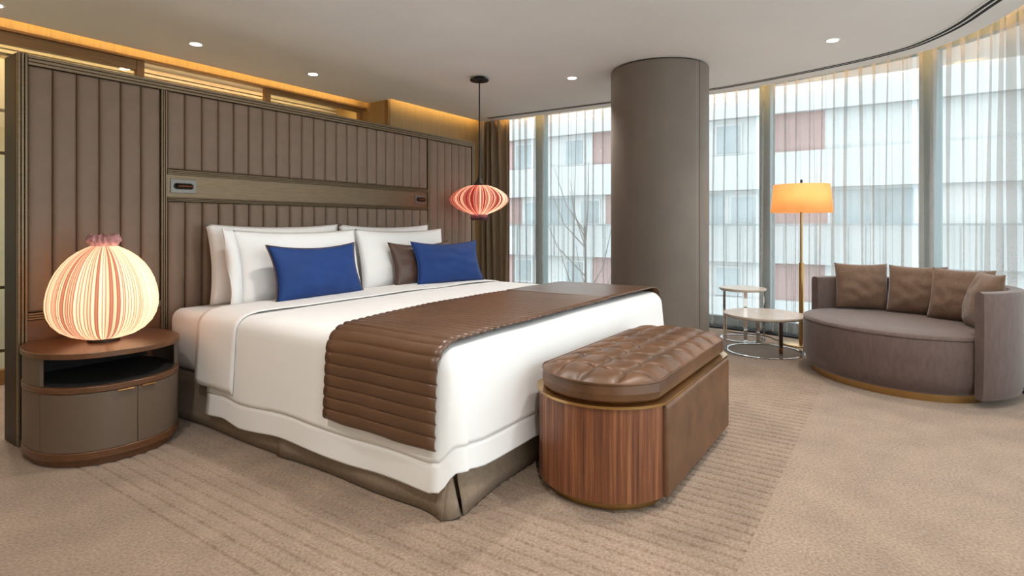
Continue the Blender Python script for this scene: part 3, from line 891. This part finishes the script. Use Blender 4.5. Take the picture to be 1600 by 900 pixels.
# ---------------------------------------------------------------- bench at the foot of the bed
def build_bench():
    cx, cy = 2.5375, 0.985
    e = empty('bench', (cx, cy, 0)); tag(e, 'walnut ended bench with a tufted tan leather seat beside the foot of the bed', 'bench')
    hx, hy, sg = 0.4705, 0.266, 0.185
    R = (hy * hy + sg * sg) / (2 * sg); aw = math.asin(hy / R)
    def end(sign, off=0.0, n=24, hyo=0.0):
        # arc of one end, from front corner to back corner
        r = R + off; a1 = math.asin(min(1, (hy + off - hyo) / r)) if off < 0 else aw
        pts = []
        for k in range(n + 1):
            a = -a1 + 2 * a1 * k / n
            pts.append((sign * (hx + sg - R + r * math.cos(a)), r * math.sin(a)))
        return pts
    def outline(off=0.0):
        l = end(-1, off); r_ = end(1, off)
        # counter clockwise: front (y<0) from left to right
        return [p for p in reversed(l)][::-1][::-1] + [p for p in r_]
    def ring(off, z, k=1.0):
        l = end(-1, off)[::-1]      # back -> front on the left end
        r_ = end(1, off)            # front -> back on the right end
        return [(p[0], p[1], z) for p in l] + [(p[0], p[1], z) for p in r_]
    MB().rings([ring(-0.035, 0.0), ring(-0.035, 0.038)]).obj('base', M['brass'], e, smooth=30)
    MB().rings([ring(-0.012, 0.036), ring(-0.012, 0.385)]).obj('carcass', M['dark'], e)
    for sgn in (-1, 1):
        m = MB(); rows = []
        for p, q in zip(end(sgn, 0.0), end(sgn, -0.02)):
            rows.append([(p[0], p[1], 0.036), (p[0], p[1], 0.384), (q[0], q[1] * 0.98, 0.384), (q[0], q[1] * 0.98, 0.036)])
        m.rings(rows); bevel(m.obj('walnut_end', M['walnut'], e, smooth=35), 0.002)
    for sgn in (-1, 1):
        m = MB().box(-hx + 0.004, hx - 0.004, sgn * hy - 0.018, sgn * hy + 0.018, 0.034, 0.383)
        bevel(m.obj('leather_panel', M['bench_leather'], e, smooth=50), 0.014, 4)
    MB().rings([ring(0.010, 0.384), ring(0.010, 0.394)]).obj('brass_trim', M['brass'], e, smooth=30)
    # the cushion: upright border, piping and a tufted crown
    cz = 0.394; ct = 0.468
    border = MB(); border.rings([ring(-0.030, cz), ring(-0.016, cz + 0.012), ring(-0.012, (cz + ct) / 2), ring(-0.016, ct)], cap1=False)
    cu = border.obj('cushion_border', M['bench_leather'], e, smooth=13)
    MB().tube([Vector(p) for p in ring(-0.014, ct)] + [Vector(ring(-0.014, ct)[0])], 0.0045, 6).obj('piping', M['bench_leather'], cu, smooth=60)
    rim = ring(-0.016, 0); n = len(rim)
    NX, NY = 8, 4
    LX = (hx + sg) * 2 - 0.03; LY = hy * 2 - 0.03
    px, py = LX / NX, LY / NY
    # tufts stand on a square lattice of folds; the crown swells between them
    def inside_d(x, y):
        # distance from the rim, roughly
        ex = hx + sg - R + math.sqrt(max(0, (R - 0.016) ** 2 - y * y)) - abs(x)
        return max(0, min(ex, hy - 0.016 - abs(y)))
    m = MB(); gx, gy = 300, 130; idx = {}
    for i in range(gx + 1):
        for j in range(gy + 1):
            y = -(hy - 0.016) + 2 * (hy - 0.016) * j / gy
            xm = hx + sg - R + math.sqrt(max(0, (R - 0.016) ** 2 - y * y))
            x = -xm + 2 * xm * i / gx
            d = inside_d(x, y)
            dome = 0.036 * (1 - math.exp(-d / 0.045))
            ux, uy = x / px, y / py
            ux += 0.10 * math.sin(PI * uy) ** 2 * (1 if int(math.floor(uy)) % 2 else -1)
            uy += 0.10 * math.sin(PI * ux) ** 2
            sx = abs((ux % 1.0) - 0.5) * 2                   # 0 mid cell, 1 at a cross fold
            sy = abs((uy % 1.0) - 0.5) * 2                   # 1 at a long fold
            sx, sy = 1 - abs(1 - 2 * abs((ux % 1.0) - 0.5)), 1 - abs(1 - 2 * abs((uy % 1.0) - 0.5))
            puff = 0.012 * (1 - sx ** 4) * (1 - sy ** 4)
            g = 0.012 - puff + 0.016 * max(math.exp(-(1 - sx) / 0.055), math.exp(-(1 - sy) / 0.055)) + 0.012 * math.exp(-((1 - sx) ** 2 + (1 - sy) ** 2) / 0.05)
            g = min(g, 0.038) * min(1, d / 0.035)
            idx[i, j] = len(m.v); m.v.append((x, y, ct + dome - g))
    for i in range(gx):
        for j in range(gy): m.f.append((idx[i, j], idx[i + 1, j], idx[i + 1, j + 1], idx[i, j + 1]))
    m.obj('tufted_seat', M['bench_leather'], e, smooth='all')
build_bench()

# ---------------------------------------------------------------- sofa with four cushions
SO = Vector((4.70, 0.025, 0)); SA = math.radians(48.0)
def build_sofa():
    e = empty('sofa', tuple(SO), SA); tag(e, 'oval mauve velvet loveseat with a curved back near the window', 'sofa')
    # local x along the seat, local y to the front
    A, BF, BR = 0.61, 0.48, 0.57
    def pt(t, off=0.0):
        s = math.sin(t); b = BF if s > 0 else BR
        return (A + off) * math.cos(t), (b + off) * s
    def ring(off, z, n=80): return [(*pt(2 * PI * k / n, off), z) for k in range(n)]
    MB().rings([ring(-0.05, 0.0), ring(-0.05, 0.05)]).obj('base', M['brass'], e, smooth=30)
    MB().rings([ring(-0.045, 0.045), ring(-0.018, 0.075), ring(0.0, 0.14), ring(0.004, 0.25), ring(0.002, 0.362), ring(-0.004, 0.372)]).obj('seat_body', M['sofa'], e, smooth=50)
    MB().rings([ring(-0.006, 0.370), ring(0.003, 0.378), ring(0.0, 0.392), ring(-0.02, 0.400), ring(-0.15, 0.408), ring(-0.35, 0.412)]).obj('seat_cushion', M['sofa'], e, smooth=60)
    # wrap round back: sweep from the left end over the rear to the right arm
    t0, t1 = math.radians(-190), math.radians(4)
    n = 64; m = MB(); rows = []
    for k in range(n + 1):
        t = t0 + (t1 - t0) * k / n
        sq = 1.0
        for dd in (k, n - k):
            if dd < 3: sq = (0.72, 0.9, 0.98)[dd]
        inn, out = 0.006, 0.092
        mid = (inn + out) / 2; hw = (out - inn) / 2 * sq
        top = 0.660 - 0.012 * math.cos(t)
        prof = [(mid - hw, 0.05), (mid - hw, top - 0.03), (mid - hw * 0.75, top - 0.008), (mid, top), (mid + hw * 0.75, top - 0.008), (mid + hw, top - 0.03),
                (mid + hw * 1.0, 0.35), (mid + hw * 0.8, 0.10), (mid + hw * 0.5, 0.05)]
        rows.append([(*pt(t, o), z) for o, z in prof])
    m.rings(rows); m.obj('curved_back', M['sofa'], e, smooth=50)
build_sofa()
SG = 'square cushions on the sofa'
def sofa_cushion(u, v, rz, lean, label, seed, sz=0.40, lift=0.0):
    c, s = math.cos(SA), math.sin(SA)
    p = SO + Vector((u * c - v * s, u * s + v * c, 0))
    pillow('sofa_cushion', (p.x, p.y, 0.420 + sz * 0.47 * math.cos(lean) + lift), (sz, sz, 0.15), M['cushion'], lean, rz, label, 'cushion', SG, 0.045, seed=seed)
sofa_cushion(0.47, -0.225, math.radians(-78), 0.26, 'brown chenille cushion at the left end of the sofa', 11, 0.36)
sofa_cushion(0.16, -0.40, math.radians(-100), 0.28, 'brown chenille cushion second from the left on the sofa', 12, 0.36)
sofa_cushion(-0.155, -0.405, math.radians(-114), 0.28, 'brown chenille cushion third from the left on the sofa', 13, 0.36)
sofa_cushion(-0.425, -0.245, math.radians(-166), 0.24, 'brown chenille cushion turned edgewise beside the sofa arm', 14, 0.36)

# ---------------------------------------------------------------- side tables and floor lamp
def side_table(name, x, y, r, ht, ring_r, angs, label, legw=0.030):
    e = empty(name, (x, y, 0)); tag(e, label, 'table', 'round side tables by the window')
    MB().lathe([(r - 0.012, ht - 0.024), (r - 0.002, ht - 0.016), (r, ht - 0.008), (r - 0.003, ht)], n=56).obj('table_top', M['stone'], e, smooth=40)
    m = MB(); rows = []
    for k in range(56):
        a = 2 * PI * k / 56; c, s = math.cos(a), math.sin(a)
        rows.append([((ring_r + o) * c, (ring_r + o) * s, z) for o, z in ((-0.012, 0.0), (0.012, 0.0), (0.012, 0.008), (-0.012, 0.008))])
    m.grid(rows, close_u=True, close_v=True); m.obj('base_ring', M['chrome'], e, smooth=30)
    for a in angs:
        a = math.radians(a)
        l = MB().box(-0.004, 0.004, -legw / 2, legw / 2, 0.006, ht - 0.018).obj('leg', M['chrome'], e)
        l.location = (ring_r * math.cos(a), ring_r * math.sin(a), 0); l.rotation_euler = (0, 0, a)
side_table('side_table', 5.116, 0.914, 0.322, 0.318, 0.295, (100, 214, 283, 20), 'low round stone topped side table with a chrome ring base')
side_table('side_table', 5.58, 1.185, 0.205, 0.476, 0.185, (135, 200, 290), 'tall small round side table behind the low one')

def build_floor_lamp():
    e = empty('floor_lamp', (5.595, 0.694, 0)); tag(e, 'slim brass floor lamp with a drum shaped amber shade', 'lamp')
    MB().lathe([(0.165, 0), (0.165, 0.010), (0.158, 0.013), (0.02, 0.016)], n=48).obj('base', M['brass'], e, smooth=40)
    MB().lathe([(0.021, 0.014), (0.021, 0.72), (0.018, 0.725)], n=16).obj('lower_pole', M['brass'], e, smooth=40)
    MB().lathe([(0.011, 0.724), (0.011, 1.40)], n=16).obj('upper_pole', M['brass'], e, smooth=40)
    MB().lathe([(0.007, 1.395), (0.010, 1.42), (0.010, 1.455), (0.006, 1.46)], n=12).obj('finial', M['bronze_dark'], e, smooth=40)
    m = bpy.data.materials.new('amber_shade'); m.use_nodes = True
    nt = m.node_tree; nt.nodes.clear(); N = nt.nodes.new; L = nt.links.new
    o = N('ShaderNodeOutputMaterial'); d = N('ShaderNodeBsdfDiffuse'); tr = N('ShaderNodeBsdfTranslucent'); a = N('ShaderNodeMixShader'); em = N('ShaderNodeEmission'); ad = N('ShaderNodeAddShader')
    tc = N('ShaderNodeTexCoord'); no = N('ShaderNodeTexNoise'); no.inputs['Scale'].default_value = 8
    rp = N('ShaderNodeValToRGB'); rp.color_ramp.elements[0].color = (*lin((240, 188, 122)), 1); rp.color_ramp.elements[1].color = (*lin((250, 202, 138)), 1)
    L(tc.outputs['Object'], no.inputs['Vector']); L(no.outputs['Fac'], rp.inputs[0])
    for q in (d, tr, em): L(rp.outputs[0], q.inputs[0])
    em.inputs[1].default_value = 0.22; a.inputs[0].default_value = 0.5
    L(d.outputs[0], a.inputs[1]); L(tr.outputs[0], a.inputs[2]); L(a.outputs[0], ad.inputs[0]); L(em.outputs[0], ad.inputs[1]); L(ad.outputs[0], o.inputs[0])
    MB().lathe([(0.250, 1.168), (0.226, 1.415)], n=56, cap0=False, cap1=False).obj('lamp_shade', m, e, smooth='all').modifiers.new('thickness', 'SOLIDIFY').thickness = 0.003
    sp = MB()
    for k in range(3):
        an = 2 * PI * k / 3; sp.tube([(0.009 * math.cos(an), 0.009 * math.sin(an), 1.39), (0.224 * math.cos(an), 0.224 * math.sin(an), 1.40)], 0.003, 6)
    sp.obj('shade_spider', M['brass'], e)
    lamp_light(e, 1.27, 3.4, (1.0, 0.76, 0.52), 0.05)
build_floor_lamp()
cord = [(5.64, 0.865), (5.70, 0.93), (5.80, 1.00), (5.83, 1.12), (5.83, 1.25), (5.86, 1.38)]
tag(MB().tube([(p.x, p.y, 0.005) for p in catmull(cord, 6)], 0.004, 6).obj('lamp_cord', M['black_metal'], None, smooth=60), 'thin black cord running from the floor lamp towards the windows', 'cord')

# ---------------------------------------------------------------- outside: apartment building across the street
def build_outside():
    M['render_white'] = material('white_render', (190, 194, 195), 0.85, noise_scale=0.6, noise_amt=0.04)
    M['render_red'] = material('faded_red_render', (158, 134, 132), 0.85, noise_scale=0.5, noise_amt=0.08)
    M['render_grey'] = material('grey_render', (150, 156, 158), 0.85, noise_scale=0.5, noise_amt=0.06)
    M['far_glass'] = material('far_window_glass', (150, 162, 166), 0.15, noise_scale=0.4, noise_amt=0.25)
    M['rail'] = material('grey_railing', (140, 148, 150), 0.5, noise_scale=2)
    g = MB().box(7.5, 70, -40, 60, -10.2, -10.0).obj('street', material('asphalt', (120, 122, 124), 0.9, noise_scale=0.8, noise_amt=0.1))
    tag(g, 'grey street far below the windows', kind='structure')
    X, YA, YB = 25.0, -9.0, 24.0
    b = empty('apartment_building', (X, 6, -10)); tag(b, 'white apartment building with red panels across the street', 'building')
    def bx(nm, mat, x0, x1, y0, y1, z0, z1, par=b):
        o = MB().box(x0 - X, x1 - X, y0 - 6, y1 - 6, z0 + 10, z1 + 10).obj(nm, mat, par); return o
    bx('wall', M['render_grey'], X + 0.35, X + 8, YA, YB, -10, 5.6)
    fl = [(-9.45, -7.95), (-6.45, -4.95), (-3.45, -1.95), (-0.45, 1.05), (2.55, 4.0), (5.57, 7.1)]
    for k, (z0, z1) in enumerate(fl):
        bx('parapet', M['render_white'], X - 0.15, X + 0.35, YA, YB, z0, z1)
    rnd = random.Random(4)
    # each storey between two parapets: (from, to, kind) along the street
    upper = [(-9, -5.5, 'glazed'), (-5.5, -3.6, 'red'), (-3.6, 2.3, 'white'), (2.3, 4.4, 'red'), (4.4, 7.4, 'window'), (7.4, 10.0, 'white'), (10.0, 12.3, 'red'),
             (12.3, 14.2, 'window'), (14.2, 15.6, 'white'), (15.6, 16.9, 'window'), (16.9, 19.0, 'red'), (19.0, 24.0, 'white')]
    lower = [(-9, -6.4, 'red'), (-6.4, -3.4, 'glazed'), (-3.4, -0.6, 'white'), (-0.6, 2.2, 'glazed'), (2.2, 4.6, 'red'), (4.6, 6.0, 'window'), (6.0, 8.0, 'glazed'), (8.0, 10.6, 'white'),
             (10.6, 11.6, 'red'), (11.6, 13.2, 'window'), (13.2, 15.0, 'glazed'), (15.0, 16.4, 'window'), (16.4, 19.0, 'red'), (19.0, 24.0, 'glazed')]
    for k in range(len(fl) - 1):
        z0, z1 = fl[k][1], fl[k + 1][0]
        for y, y2, kind in (upper if k % 2 == 0 else lower):
            if kind == 'glazed':
                wn = bx('window', M['render_white'], X + 0.2, X + 0.33, y, y2, z0, z1)
                nn = max(2, int((y2 - y) / 0.95))
                for q in range(nn):
                    a = y + 0.08 + (y2 - y - 0.08) * q / nn
                    bx('pane', M['far_glass'], X + 0.16, X + 0.2, a, a + (y2 - y - 0.08) / nn - 0.08, z0 + 0.06, z1 - 0.12, wn)
            else:
                bx('wall_panel', M['render_red'] if kind == 'red' else M['render_white'], X + 0.2, X + 0.36, y, y2, z0, z1)
                if kind == 'window':
                    ym = (y + y2) / 2
                    wn = bx('window', M['render_white'], X + 0.12, X + 0.2, ym - 0.55, ym + 0.55, z0 + 0.05, z1 - 0.2)
                    bx('pane', M['far_glass'], X + 0.09, X + 0.12, ym - 0.47, ym + 0.47, z0 + 0.13, z1 - 0.28, wn)
    rl = bx('railing', M['rail'], X - 0.42, X - 0.36, YA, YB, 1.06, 1.14)
    k = YA
    while k < YB:
        bx('railing_post', M['rail'], X - 0.42, X - 0.36, k, k + 0.05, -0.45, 1.06, rl); k += 0.55
    # leafless tree in the street
    t = empty('bare_tree', (19.0, 9.5, -10)); tag(t, 'leafless slender tree in the street outside', 'tree')
    M['bark'] = material('grey_bark', (110, 108, 104), 0.9, noise_scale=5)
    MB().tube([(0, 0, 0), (0.1, 0.1, 4), (-0.1, 0.0, 8), (0.05, 0.1, 11)], [0.12, 0.1, 0.07, 0.04], 8).obj('trunk', M['bark'], t, smooth=60)
    rb = random.Random(8)
    for k in range(16):
        z = rb.uniform(6, 10.8); a = rb.uniform(0, 2 * PI); l = rb.uniform(1.2, 2.6)
        MB().tube([(0, 0.05, z), (l * .5 * math.cos(a), l * .5 * math.sin(a), z + l * .5), (l * .8 * math.cos(a), l * .8 * math.sin(a), z + l * 1.2)], [0.03, 0.02, 0.008], 6).obj('branch', M['bark'], t, smooth=60)
build_outside()
